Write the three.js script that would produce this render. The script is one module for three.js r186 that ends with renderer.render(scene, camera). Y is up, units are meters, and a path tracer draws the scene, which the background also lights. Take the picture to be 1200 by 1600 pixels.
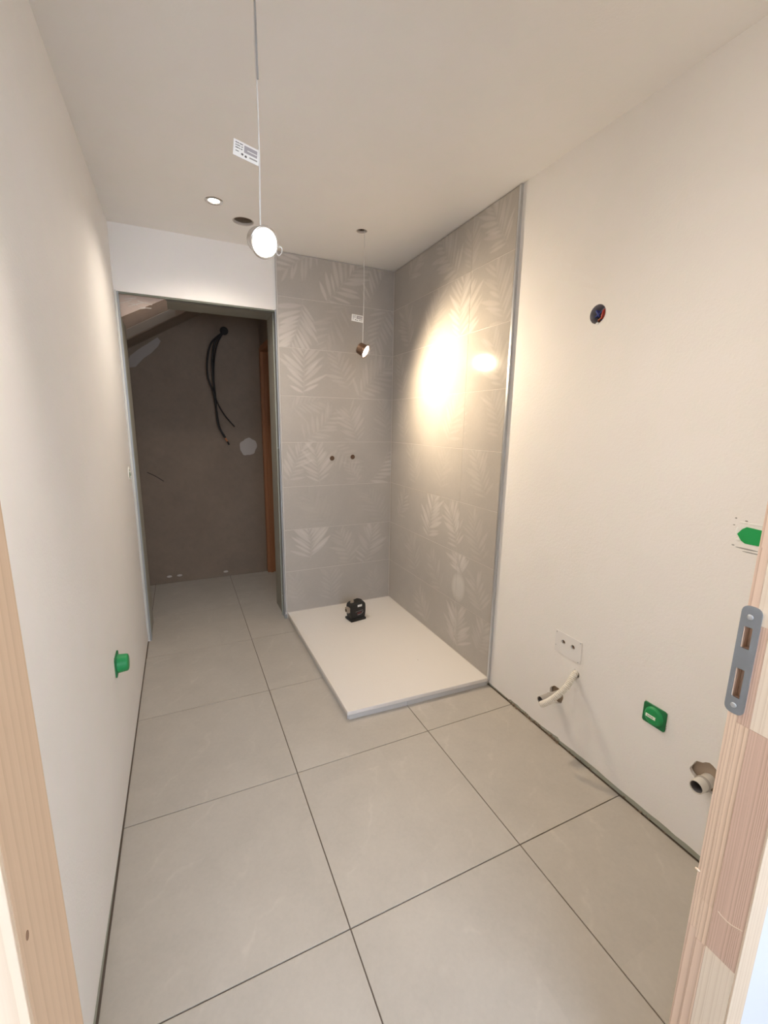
import * as THREE from 'three';
import { RoundedBoxGeometry } from 'three/addons/geometries/RoundedBoxGeometry.js';
import { mergeGeometries } from 'three/addons/utils/BufferGeometryUtils.js';

// ---------------------------------------------------------------- camera, daylight, exposure
const scene = new THREE.Scene();
const FOCAL = 680.376;                                     // pixels, for the 1200 x 1600 frame
const camera = new THREE.PerspectiveCamera(2 * Math.atan(800 / FOCAL) * 180 / Math.PI, 1200 / 1600, 0.02, 60);
camera.position.set(-0.3349, 1.3606, 0.8937);
camera.rotation.set(-0.1966, -0.4371, 0.0151, 'YXZ');
camera.updateMatrixWorld(true);
const renderer = new THREE.WebGLRenderer();
renderer.toneMapping = THREE.LinearToneMapping;
renderer.toneMappingExposure = 3.35;
renderer.shadowMap.enabled = true;
scene.background = new THREE.Color().setRGB(0.80, 0.92, 1.12);     // even overcast sky, comes in by the landing window
scene.backgroundIntensity = 3.2;

// ---------------------------------------------------------------- measures of the place (metres)
const xL = -0.601, xR = 1.086, zB = -2.024, zN = 0.579, zH = 0.654, H = 2.39;
const zB2 = -2.322, zE = -3.109;                           // rear face of the thick back wall, end wall of the storeroom
const DL = -0.583, DR = 0.264, DH = 2.052;                 // opening in the back wall
const xTile = xR - 0.012, zTile = zB + 0.012, yTray = 0.044;
const R2 = { l: -0.430, r: 0.397, top: 2.03, jw: 0.053 };  // doorway the picture is taken through

// a picture position gives a ray; where it meets a known plane is the point
function at(u, v, axis, value) {
  const d = new THREE.Vector3((u - 600) / FOCAL, -(v - 800) / FOCAL, -1).applyQuaternion(camera.quaternion);
  const p = camera.position, t = (value - p.getComponent(axis)) / d.getComponent(axis);
  return p.clone().addScaledVector(d, t);
}

// ---------------------------------------------------------------- helpers
let seed = 20240;
const rnd = () => { seed = (seed * 1664525 + 1013904223) >>> 0; return seed / 4294967296; };
const rr = (a, b) => a + (b - a) * rnd();
const V = (x, y, z) => new THREE.Vector3(x, y, z);
const lin = (r, g, b) => new THREE.Color().setRGB(r, g, b);
const css = (r, g, b, a = 1) => {                           // linear values to a canvas colour
  const s = c => Math.round(255 * (c <= 0.0031308 ? 12.92 * c : 1.055 * Math.pow(c, 1 / 2.4) - 0.055));
  return `rgba(${s(r)},${s(g)},${s(b)},${a})`;
};
const taken = {};
function numbered(n) { const k = taken[n] = (taken[n] ?? -1) + 1; return k ? `${n}_${String(k).padStart(3, '0')}` : n; }
function shade(m) { m.castShadow = true; m.receiveShadow = true; return m; }
function mesh(name, geo, mat, parent) {
  const m = shade(new THREE.Mesh(geo, mat));
  m.name = name;
  (parent ?? scene).add(m);
  return m;
}
function tag(o, label, category, group, kind) {
  o.userData.label = label; if (category) o.userData.category = category;
  if (group) o.userData.group = group; if (kind) o.userData.kind = kind;
  return o;
}
function group(name, x = 0, y = 0, z = 0) { const g = new THREE.Group(); g.name = numbered(name); g.position.set(x, y, z); scene.add(g); return g; }
// texture coordinates in metres, from the side each face looks to
function metreUV(geo, ox = 0, oy = 0) {
  const g = geo.index ? geo.toNonIndexed() : geo, p = g.attributes.position, n = g.attributes.normal, uv = new Float32Array(p.count * 2);
  for (let i = 0; i < p.count; i += 3) {
    let nx = 0, ny = 0, nz = 0;
    for (let k = 0; k < 3; k++) { nx += n.getX(i + k); ny += n.getY(i + k); nz += n.getZ(i + k); }
    const ax = Math.abs(nx), ay = Math.abs(ny), az = Math.abs(nz);
    for (let k = 0; k < 3; k++) {
      const x = p.getX(i + k), y = p.getY(i + k), z = p.getZ(i + k), j = 2 * (i + k);
      if (ax >= ay && ax >= az) { uv[j] = z + ox; uv[j + 1] = y + oy; } else if (ay >= az) { uv[j] = x + ox; uv[j + 1] = z + oy; } else { uv[j] = x + ox; uv[j + 1] = y + oy; }
    }
  }
  g.setAttribute('uv', new THREE.BufferAttribute(uv, 2));
  return g;
}
function box(x0, x1, y0, y1, z0, z1, bevel = 0) {
  const w = x1 - x0, h = y1 - y0, d = z1 - z0;
  const g = bevel ? new RoundedBoxGeometry(w, h, d, 1, bevel) : new THREE.BoxGeometry(w, h, d);
  g.translate((x0 + x1) / 2, (y0 + y1) / 2, (z0 + z1) / 2);
  return metreUV(g);
}
function merge(list) {
  return mergeGeometries(list.map(g => { const q = g.index ? g.toNonIndexed() : g; for (const k of Object.keys(q.attributes)) if (!['position', 'normal', 'uv'].includes(k)) q.deleteAttribute(k); return q; }));
}
function circlePath(cx, cy, r, wobble = 0, n = 28) {
  const p = new THREE.Path();
  for (let i = 0; i <= n; i++) {
    const a = (i % n) / n * Math.PI * 2, q = r * (1 + wobble * Math.sin(a * 3 + cx * 40) * 0.6 + wobble * Math.sin(a * 7 + cy * 31) * 0.5);
    const x = cx + Math.cos(a) * q, y = cy + Math.sin(a) * q;
    i ? p.lineTo(x, y) : p.moveTo(x, y);
  }
  return p;
}
// a slab seen from the room: shape in (a, b); side 'x+' lies behind plane x = value towards +x, etc.
function slab(shape, depth, side, value) {
  const g = new THREE.ExtrudeGeometry(shape, { depth, bevelEnabled: false, curveSegments: 20 });
  const m = new THREE.Matrix4();
  if (side === 'x+') m.makeBasis(V(0, 0, 1), V(0, 1, 0), V(1, 0, 0));        // a = z, b = y
  if (side === 'x-') m.makeBasis(V(0, 0, 1), V(0, 1, 0), V(-1, 0, 0));
  if (side === 'z-') m.makeBasis(V(1, 0, 0), V(0, 1, 0), V(0, 0, -1));       // a = x, b = y
  if (side === 'z+') m.makeBasis(V(1, 0, 0), V(0, 1, 0), V(0, 0, 1));
  if (side === 'y+') m.makeBasis(V(1, 0, 0), V(0, 0, 1), V(0, 1, 0));        // a = x, b = z
  if (m.determinant() < 0) { const q = (g.index ? g.toNonIndexed() : g).attributes; for (const k of ['position', 'normal', 'uv']) { const a = q[k].array, s = q[k].itemSize; for (let i = 0; i < a.length; i += 3 * s) for (let c = 0; c < s; c++) { const t = a[i + s + c]; a[i + s + c] = a[i + 2 * s + c]; a[i + 2 * s + c] = t; } } g.index = null; g.attributes = q; }
  g.applyMatrix4(m);
  if (side[0] === 'x') g.translate(value, 0, 0); else if (side[0] === 'z') g.translate(0, 0, value); else g.translate(0, value, 0);
  return metreUV(g);
}
function rectShape(a0, a1, b0, b1) { const s = new THREE.Shape(); s.moveTo(a0, b0); s.lineTo(a1, b0); s.lineTo(a1, b1); s.lineTo(a0, b1); s.closePath(); return s; }
function tube(points, r, seg = 40, rad = 10) { return new THREE.TubeGeometry(new THREE.CatmullRomCurve3(points), seg, r, rad, false); }
function lathe(profile, seg = 32) { return new THREE.LatheGeometry(profile.map(([r, y]) => new THREE.Vector2(r, y)), seg); }
function along(geo, axis) { return geo.applyQuaternion(new THREE.Quaternion().setFromUnitVectors(V(0, 1, 0), axis.clone().normalize())); }

// ---------------------------------------------------------------- textures
function lattice(n) { const a = new Float32Array(n * n); for (let i = 0; i < n * n; i++) a[i] = rnd(); return a; }
function fbm(size, cells, octaves, gain = 0.5, stretch = 1) {          // tiling value noise, 0..1
  const out = new Float32Array(size * size); let amp = 1, sum = 0, n = cells;
  for (let o = 0; o < octaves; o++) {
    const L = lattice(n), ny = Math.max(1, Math.round(n * stretch));
    for (let y = 0; y < size; y++) for (let x = 0; x < size; x++) {
      const fx = x / size * n, fy = y / size * ny, ix = Math.floor(fx), iy = Math.floor(fy);
      let tx = fx - ix, ty = fy - iy; tx = tx * tx * (3 - 2 * tx); ty = ty * ty * (3 - 2 * ty);
      const a = L[(iy % ny % n) * n + ix % n], b = L[(iy % ny % n) * n + (ix + 1) % n], c = L[((iy + 1) % ny % n) * n + ix % n], d = L[((iy + 1) % ny % n) * n + (ix + 1) % n];
      out[y * size + x] += amp * (a + (b - a) * tx + (c - a) * ty + (a - b - c + d) * tx * ty);
    }
    sum += amp; amp *= gain; n *= 2;
  }
  for (let i = 0; i < out.length; i++) out[i] /= sum;
  return out;
}
function grayTexture(a, size, lo = 0, hi = 1) {
  const d = new Uint8Array(size * size * 4);
  for (let i = 0; i < size * size; i++) { const v = Math.max(0, Math.min(255, 255 * (lo + (hi - lo) * a[i]))); d[4 * i] = d[4 * i + 1] = d[4 * i + 2] = v; d[4 * i + 3] = 255; }
  const t = new THREE.DataTexture(d, size, size); t.wrapS = t.wrapT = THREE.RepeatWrapping; t.magFilter = THREE.LinearFilter; t.minFilter = THREE.LinearMipmapLinearFilter; t.generateMipmaps = true; t.needsUpdate = true;
  return t;
}
function colourTexture(size, fn) {                                     // fn(i, x, y) -> linear [r, g, b]
  const d = new Uint8Array(size * size * 4), s = c => 255 * (c <= 0.0031308 ? 12.92 * c : 1.055 * Math.pow(c, 1 / 2.4) - 0.055);
  for (let y = 0; y < size; y++) for (let x = 0; x < size; x++) { const i = y * size + x, c = fn(i, x, y); d[4 * i] = s(c[0]); d[4 * i + 1] = s(c[1]); d[4 * i + 2] = s(c[2]); d[4 * i + 3] = 255; }
  const t = new THREE.DataTexture(d, size, size); t.colorSpace = THREE.SRGBColorSpace; t.wrapS = t.wrapT = THREE.RepeatWrapping; t.magFilter = THREE.LinearFilter; t.minFilter = THREE.LinearMipmapLinearFilter; t.generateMipmaps = true; t.needsUpdate = true;
  return t;
}
function canvas(w, h) { const c = document.createElement('canvas'); c.width = w; c.height = h; return [c, c.getContext('2d')]; }
function canvasTexture(c) { const t = new THREE.CanvasTexture(c); t.colorSpace = THREE.SRGBColorSpace; t.anisotropy = 8; return t; }

const noiseA = fbm(256, 4, 6, 0.55), noiseB = fbm(256, 8, 5, 0.6), noiseC = fbm(256, 32, 3, 0.7);
const sample = (n, x, y) => n[(Math.floor(y) & 255) * 256 + (Math.floor(x) & 255)];

// ---------------------------------------------------------------- materials
const paintBump = grayTexture(noiseC, 256); paintBump.repeat.set(5, 5);
const std = (color, roughness = 0.8, more = {}) => new THREE.MeshStandardMaterial({ color, roughness, ...more });
const paintMap = colourTexture(256, i => { const k = 0.985 + 0.03 * noiseB[i]; return [0.880 * k, 0.858 * k, 0.830 * k]; });
const M = {
  paint: std(0xffffff, 0.62, { map: paintMap, bumpMap: paintBump, bumpScale: 0.0004 }),
  ceilingPaint: std(0xffffff, 0.9, { map: paintMap, bumpMap: paintBump, bumpScale: 0.0003 }),
  grout: std(lin(0.16, 0.125, 0.10), 0.95),
  wallGrout: std(lin(0.62, 0.58, 0.53), 0.9),
  steel: std(lin(0.34, 0.355, 0.36), 0.45, { metalness: 0.6 }),
  aluminium: std(lin(0.60, 0.62, 0.64), 0.34, { metalness: 0.75 }),
  greenBoard: std(lin(0.36, 0.37, 0.31), 0.95),
  jointFiller: std(lin(0.58, 0.53, 0.48), 0.95),
  trayWhite: std(lin(0.78, 0.745, 0.70), 0.55, { bumpMap: paintBump, bumpScale: 0.0006 }),
  plinth: std(lin(0.56, 0.55, 0.54), 0.5),
  green: std(lin(0.008, 0.30, 0.085), 0.42),
  greenDeep: std(lin(0.006, 0.17, 0.055), 0.5),
  pvc: std(lin(0.70, 0.67, 0.62), 0.38),
  pvcGrey: std(lin(0.42, 0.39, 0.36), 0.5),
  conduit: std(lin(0.80, 0.76, 0.69), 0.5),
  rawHole: std(lin(0.46, 0.36, 0.27), 0.95),
  black: std(lin(0.012, 0.012, 0.012), 0.55),
  blackSoft: std(lin(0.02, 0.018, 0.017), 0.7),
  chrome: std(lin(0.62, 0.60, 0.58), 0.22, { metalness: 0.9 }),
  bronze: std(lin(0.20, 0.125, 0.085), 0.35, { metalness: 0.75 }),
  whiteWire: std(lin(0.72, 0.70, 0.67), 0.6),
  greyWire: std(lin(0.42, 0.42, 0.42), 0.6),
  redWire: std(lin(0.55, 0.05, 0.03), 0.5),
  blueWire: std(lin(0.06, 0.09, 0.35), 0.5),
  copper: std(lin(0.62, 0.22, 0.10), 0.35, { metalness: 0.8 }),
  brass: std(lin(0.13, 0.075, 0.045), 0.5, { metalness: 0.4 }),
  label: std(lin(0.78, 0.78, 0.76), 0.7),
  lens: new THREE.MeshStandardMaterial({ color: lin(0.9, 0.88, 0.84), roughness: 0.4, emissive: lin(1, 0.93, 0.82), emissiveIntensity: 6 }),
  hallFloor: std(lin(0.42, 0.38, 0.33), 0.8),
  glass: new THREE.MeshPhysicalMaterial({ color: 0xffffff, roughness: 0.02, transmission: 1, thickness: 0 }),
  whiteFrame: std(lin(0.78, 0.78, 0.78), 0.4),
};
const boardMap = colourTexture(256, (i, x, y) => { const k = 0.82 + 0.28 * noiseA[i] + 0.12 * noiseC[i]; return [0.235 * k, 0.178 * k, 0.134 * k]; });
M.rawBoard = std(0xffffff, 0.95, { map: boardMap });
const slopeMap = colourTexture(256, (i, x, y) => { const k = 0.86 + 0.2 * noiseA[i] + 0.16 * noiseC[i]; return [0.52 * k, 0.42 * k, 0.36 * k]; });
M.slopeBoard = std(0xffffff, 0.95, { map: slopeMap });

// ================================================================ LARGE STRUCTURE
// ---- floor: grout bed and 60 cm tiles
const floor = mesh('floor', box(-1.30, 1.26, -0.10, -0.0035, zE - 0.1, zH), M.grout);
tag(floor, 'large square greige stone-look floor tiles with thin dark joints', 'floor', null, 'structure');
const floorMats = [];
for (let k = 0; k < 6; k++) {
  const ox = rr(0, 256), oy = rr(0, 256), ang = rr(0.5, 1.1);
  const t = colourTexture(512, (i, x, y) => {
    const cloud = sample(noiseA, x * 0.33 + ox, y * 0.33 + oy), fine = sample(noiseC, x + ox, y + oy), mid = sample(noiseB, x * 0.5 + oy, y * 0.5 + ox);
    const wv = (x * Math.cos(ang) + y * Math.sin(ang)) / 512 + 0.42 * cloud, ln = Math.abs((wv * 3.1 + k * 0.37) % 1 - 0.5);
    const vein = Math.max(0, 1 - ln * 16) * Math.max(0, mid - 0.42) * 0.5;
    const g = 0.93 + 0.14 * (cloud - 0.5) + 0.07 * (fine - 0.5) + 0.08 * (mid - 0.5) + vein * 0.5;
    return [0.510 * g, 0.470 * g, 0.415 * g];
  });
  floorMats.push(std(0xffffff, 0.48, { map: t }));
}
function floorTile(x0, x1, z0, z1, k) {
  const gap = 0.0016, g = new RoundedBoxGeometry(x1 - x0 - 2 * gap, 0.012, z1 - z0 - 2 * gap, 1, 0.0012);
  g.translate((x0 + x1) / 2, -0.006, (z0 + z1) / 2);
  const q = metreUV(g), uv = q.attributes.uv;
  for (let i = 0; i < uv.count; i++) uv.setXY(i, (uv.getX(i) + 0.6 * k * 0.37) / 0.62, (uv.getY(i) + 0.6 * k * 0.21) / 0.62);
  mesh('tile', q, floorMats[k % 6], floor);
}
{
  let k = 0; const zs = [zN + 0.02, 0, -0.6, -1.2, -1.8, -2.4, -3.0, zE + 0.003], xs = [xL + 0.0025, 0, 0.6, xR - 0.0025];
  for (let r = 0; r < zs.length - 1; r++) {
    const inStore = r >= 5, cols = inStore ? [-1.2, -0.601, 0, 0.6] : r === 4 ? [xL + 0.004, 0, 0.6] : xs;
    for (let c = 0; c < cols.length - 1; c++) {
      if (r === 4 && cols[c] >= 0) { floorTile(0, 0.6, zs[r + 1], zs[r], k++); continue; }
      floorTile(cols[c], cols[c + 1], zs[r + 1], zs[r], k++);
    }
  }
}

// ---- right wall: painted board with ragged lower edge and cut-outs
const HOLE = {
  sw: { y: 1.771, z: -0.326, r: 0.0335 }, plate: [[0.470, -0.326], [0.472, -0.276]],
  hose: { y: 0.366, z: -0.250, r: 0.017 }, drain: { y: 0.216, z: -0.336, r: 0.037 }, drain2: { y: 0.300, z: 0.262, r: 0.046 },
};
function raggedBottom(s, from, to, level) {                     // walk the lower edge of a wall shape
  const n = 90;
  for (let i = 0; i <= n; i++) { const a = from + (to - from) * i / n; s.lineTo(a, level(a)); }
}
const rightEdge = z => {
  const n = sample(noiseB, (z + 3) * 90, 40) - 0.5, f = sample(noiseC, (z + 3) * 160, 90) - 0.5;
  let y = 0.012 + 0.010 * n + 0.006 * f;
  if (z > -0.62 && z < -0.30) y += 0.014 * Math.max(0, sample(noiseC, (z + 3) * 120, 11) - 0.30) + 0.004;
  y += 0.011 * Math.max(0, Math.min(1, (z + 0.36) / 0.14)) * Math.max(0.25, Math.min(1, (0.5 - z) / 0.25)) * (0.8 + 0.5 * sample(noiseB, (z + 3) * 55, 133));
  return Math.max(0.004, y);
};
{
  const s = new THREE.Shape(); s.moveTo(zH, H + 0.05); s.lineTo(zB - 0.02, H + 0.05); s.lineTo(zB - 0.02, 0.004); s.lineTo(-0.80, 0.004);
  raggedBottom(s, -0.79, zN - 0.01, rightEdge); s.lineTo(zH, 0.004); s.closePath();
  s.holes.push(circlePath(HOLE.sw.z, HOLE.sw.y, HOLE.sw.r, 0.03), circlePath(HOLE.hose.z, HOLE.hose.y, HOLE.hose.r, 0.12), circlePath(HOLE.drain.z, HOLE.drain.y, HOLE.drain.r, 0.06), circlePath(HOLE.drain2.z, HOLE.drain2.y, HOLE.drain2.r, 0.12), ...HOLE.plate.map(([y, z]) => circlePath(z, y, 0.0100)));
  const wall = mesh('wall_right', slab(s, 0.013, 'x+', xR), M.paint);
  tag(wall, 'plain white painted wall with pipe outlets and socket boxes', 'wall', null, 'structure');
  // the board behind the paint, the stud space and the outer lining
  const b = new THREE.Shape(); b.moveTo(zH, H + 0.05); b.lineTo(zB - 0.02, H + 0.05); b.lineTo(zB - 0.02, 0.0); b.lineTo(zH, 0.0); b.closePath();
  mesh('outer_lining', slab(b, 0.05, 'x+', xR + 0.09), M.rawBoard, wall);
  mesh('cavity_light_block', merge([box(xR + 0.013, xR + 0.09, 0, H + 0.05, zH - 0.03, zH), box(xR + 0.013, xR + 0.09, 0, H + 0.05, zB - 0.02, zB + 0.02), box(xR + 0.013, xR + 0.09, H, H + 0.05, zB + 0.02, zH - 0.03), box(xR + 0.013, xR + 0.09, -0.02, 0.03, zB + 0.02, zH - 0.03)]), M.rawBoard, wall);  // unseen boxes added to keep sky light out of the wall cavity
  tag(mesh('board_edge', box(xR + 0.0010, xR + 0.012, 0.003, 0.06, -0.79, zN - 0.01), M.greenBoard, wall), 'unpainted greenish plasterboard edge along the floor');
  // dark debris and mortar crumbs in the joint between board and floor
  const crumbs = [];
  for (let i = 0; i < 90; i++) {
    const z = i < 45 ? rr(-0.64, -0.30) : rr(-0.75, 0.5), r = rr(0.0025, i < 45 ? 0.0065 : 0.0035), g = new THREE.IcosahedronGeometry(r, 0);
    g.scale(rr(0.6, 1.1), rr(0.5, 1), rr(0.9, 2.2)); g.rotateX(rr(0, 3)); g.translate(xR - rr(-0.003, 0.005), rr(0.0, 0.008), z); crumbs.push(g);
  }
  mesh('mortar_crumbs', merge(crumbs), std(lin(0.25, 0.19, 0.14), 1), wall).userData.kind = 'stuff';
}

// ---- left wall
const leftEdge = z => 0.0045 + (z > -0.66 ? 0.026 * Math.min(1, (z + 0.66) * 1.9) * (0.75 + 0.5 * sample(noiseB, (z + 3) * 50, 70)) : 0) + 0.002 * sample(noiseC, (z + 3) * 100, 20);
{
  const s = new THREE.Shape(); s.moveTo(zH, H + 0.05); s.lineTo(zB2, H + 0.05); s.lineTo(zB2, 0.004); s.lineTo(zB, 0.004);
  raggedBottom(s, zB + 0.01, zN - 0.01, leftEdge); s.lineTo(zH, 0.004); s.closePath();
  const wall = mesh('wall_left', slab(s, 0.013, 'x-', xL), M.paint);
  tag(wall, 'plain white painted wall beside the rear doorway', 'wall', null, 'structure');
  mesh('outer_lining', box(xL - 0.10, xL - 0.06, 0, H + 0.05, zB2, zH), M.rawBoard, wall);
  tag(mesh('board_edge', box(xL - 0.012, xL - 0.0010, 0.002, 0.06, zB, zN - 0.01), M.greenBoard, wall), 'unpainted greenish plasterboard edge along the floor');
  // faint scuffs in the paint
  for (const [u, v, l] of [[194, 822, 0.05], [197, 880, 0.035], [188, 845, 0.03], [205, 868, 0.03]]) {
    const p = at(u, v, 0, xL); const g = new THREE.CapsuleGeometry(0.004, l, 3, 8); g.scale(0.08, 1, 1); g.translate(xL, p.y, p.z); mesh('scuff', g, std(lin(0.86, 0.84, 0.80), 0.7), wall);
  }
}

// ---- back wall with the opening to the storeroom
{
  const s = rectShape(xL, xR + 0.02, 0, H + 0.05);
  const o = new THREE.Path(); o.moveTo(DL, 0.0001); o.lineTo(DR, 0.0001); o.lineTo(DR, DH); o.lineTo(DL, DH); o.closePath();
  const w = new THREE.Shape(); w.moveTo(xL, H + 0.05); w.lineTo(xL, 0); w.lineTo(DL, 0); w.lineTo(DL, DH); w.lineTo(DR, DH); w.lineTo(DR, 0); w.lineTo(xR + 0.02, 0); w.lineTo(xR + 0.02, H + 0.05); w.closePath();
  const wall = mesh('wall_back', slab(w, 0.013, 'z-', zB), M.paint);
  tag(wall, 'white painted wall around the rear doorway, tiled in the shower corner', 'wall', null, 'structure');
  // core of the thick wall: reveals of bare board
  mesh('reveal_core', slab(w, zB - 0.013 - zB2, 'z-', zB - 0.013), std(lin(0.30, 0.285, 0.24), 0.95), wall);
  // sloping soffit that cuts the left top corner of the reveal
  const t = new THREE.Shape(); t.moveTo(DL, DH); t.lineTo(-0.345, DH); t.lineTo(DL, 1.925); t.closePath();
  tag(mesh('sloped_soffit', slab(t, 0.262, 'z-', zB - 0.034), M.slopeBoard, wall), 'bare pinkish board cutting the upper corner of the opening');
  // torn paper streaks on the soffit
  for (let i = 0; i < 7; i++) {
    const g = new THREE.CapsuleGeometry(0.0022, rr(0.02, 0.09), 2, 6); g.scale(1, 1, 0.25); g.rotateZ(Math.PI / 2 + rr(-0.2, 0.5)); g.translate(rr(-0.56, -0.44), rr(1.98, 2.035), zB - 0.034);
    mesh('paper_tear', g, M.jointFiller, wall);
  }
}
// steel edge profiles around the opening
{
  const trim = group('trim_1');
  tag(trim, 'bare steel edging around the rear doorway', 'trim', null, 'structure');
  const whiteEdge = std(lin(0.66, 0.66, 0.62), 0.5, { metalness: 0.2 });
  mesh('edge_bead', box(xL + 0.003, xL + 0.0115, 0.012, DH + 0.004, zB, zB + 0.006, 0.0015), whiteEdge, trim);
  mesh('stud_flange', box(xL + 0.012, DL + 0.004, 0.004, DH, zB - 0.010, zB + 0.002), M.steel, trim);
  mesh('stud_web', box(DL, DL + 0.003, 0.004, DH, zB - 0.075, zB - 0.010), M.greenBoard, trim);
  mesh('head_flange', box(DL, DR, DH - 0.010, DH - 0.0005, zB - 0.012, zB - 0.001), std(lin(0.17, 0.18, 0.15), 0.8), trim);
  mesh('head_track', box(DL, DR, DH - 0.003, DH - 0.0005, zB - 0.075, zB - 0.02), M.steel, trim);
  mesh('jamb_bead', box(DR - 0.006, DR + 0.002, 0.02, DH + 0.003, zB - 0.004, zB + 0.004, 0.0012), M.steel, trim);
  mesh('jamb_web', box(DR - 0.004, DR - 0.0005, 0.004, DH, zB - 0.06, zB - 0.014), M.steel, trim);
  mesh('jamb_lip', box(DR - 0.010, DR - 0.004, 0.004, DH, zB - 0.062, zB - 0.056), M.greenBoard, trim);
  for (const [x, z] of [[-0.375, zB - 0.03], [0.118, zB - 0.03]]) { const g = new THREE.CylinderGeometry(0.004, 0.004, 0.006, 10); g.translate(x, DH - 0.006, z); mesh('screw', g, M.aluminium, trim); }
  for (const y of [0.16, 1.2]) { const g = new THREE.CylinderGeometry(0.004, 0.004, 0.006, 10); g.rotateZ(Math.PI / 2); g.translate(DR - 0.006, y, zB - 0.035); mesh('screw', g, M.aluminium, trim); }
  // small foot of the profile at the tray corner
  mesh('profile_foot', box(DR - 0.006, DR + 0.012, 0.0, 0.03, zB, zB + 0.008), M.steel, trim);
}

// ---- ceiling with lamp cut-outs
const LAMP = { down: V(-0.108, H, -1.545), hole: V(0.046, H, -1.706), shower: V(0.640, H, -1.532), main: at(397, -22, 1, H) };
{
  const s = rectShape(xL - 0.06, xR + 0.06, zB - 0.02, zH);
  s.holes.push(circlePath(LAMP.hole.x, LAMP.hole.z, 0.050), circlePath(LAMP.shower.x, LAMP.shower.z, 0.028), circlePath(LAMP.down.x, LAMP.down.z, 0.034), circlePath(LAMP.main.x, LAMP.main.z, 0.030));
  const c = mesh('ceiling', slab(s, 0.0130, 'y+', H), M.ceilingPaint);
  tag(c, 'flat white painted ceiling with round lamp cut-outs', 'ceiling', null, 'structure');
  mesh('void_lining', box(xL - 0.06, xR + 0.06, H + 0.14, H + 0.20, zB - 0.02, zH), M.rawBoard, c);
  mesh('void_edge', merge([box(xL - 0.1, xL - 0.06, H, H + 0.2, zB, zH), box(xR + 0.06, xR + 0.14, H, H + 0.2, zB, zH), box(xL - 0.06, xR + 0.06, H + 0.013, H + 0.2, zB - 0.06, zB - 0.02), box(xL - 0.06, xR + 0.06, H + 0.013, H + 0.2, zH, zH + 0.04)]), M.rawBoard, c);
}

// ---- near wall with the doorway the picture is taken through
{
  const w = new THREE.Shape(), ol = R2.l - R2.jw, or = R2.r + R2.jw, ot = R2.top + R2.jw;
  w.moveTo(-1.75, 2.55); w.lineTo(-1.75, 0); w.lineTo(ol, 0); w.lineTo(ol, ot); w.lineTo(or, ot); w.lineTo(or, 0); w.lineTo(2.1, 0); w.lineTo(2.1, 2.55); w.closePath();
  const wall = mesh('wall_front', slab(w, zH - zN - 0.004, 'z-', zH - 0.002), std(lin(0.70, 0.70, 0.71), 0.8));
  tag(wall, 'white wall holding the pine door frame', 'wall', null, 'structure');
}

// ---- landing outside the doorway (behind the camera): gives the daylight
{
  const hf = mesh('floor_landing', box(-1.75, 2.1, -0.1, -0.001, zH, 2.6), M.hallFloor); tag(hf, 'plain floor of the landing outside the doorway', 'floor', null, 'structure');
  const hc = mesh('ceiling_landing', box(-1.75, 2.1, 2.45, 2.55, zH - 0.002, 2.6), M.ceilingPaint); tag(hc, 'white ceiling of the landing', 'ceiling', null, 'structure');
  const hl = mesh('wall_landing_left', box(-1.85, -1.75, 0, 2.55, zN, 2.7), M.paint); tag(hl, 'white side wall of the landing', 'wall', null, 'structure');
  const hr = mesh('wall_landing_right', box(2.1, 2.2, 0, 2.55, zN, 2.7), M.paint); tag(hr, 'white end wall of the landing', 'wall', null, 'structure');
  const s = rectShape(-1.75, 2.1, 0, 2.55), o = new THREE.Path(); o.moveTo(-0.8, 0.8); o.lineTo(1.0, 0.8); o.lineTo(1.0, 2.2); o.lineTo(-0.8, 2.2); o.closePath(); s.holes.push(o);
  const hb = mesh('wall_landing_rear', slab(s, 0.2, 'z+', 2.6), M.paint); tag(hb, 'white landing wall with a window', 'wall', null, 'structure');
  const win = group('window_1'); tag(win, 'white framed window lighting the landing', 'window', null, 'structure');
  mesh('window_frame', merge([box(-0.8, -0.75, 0.8, 2.2, 2.66, 2.72), box(0.95, 1.0, 0.8, 2.2, 2.66, 2.72), box(-0.75, 0.95, 0.8, 0.85, 2.66, 2.72), box(-0.75, 0.95, 2.15, 2.2, 2.66, 2.72), box(0.08, 0.12, 0.85, 2.15, 2.66, 2.72)]), M.whiteFrame, win);
  mesh('pane', box(-0.75, 0.08, 0.85, 2.15, 2.688, 2.692), M.glass, win); mesh('pane', box(0.12, 0.95, 0.85, 2.15, 2.688, 2.692), M.glass, win);
}

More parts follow.
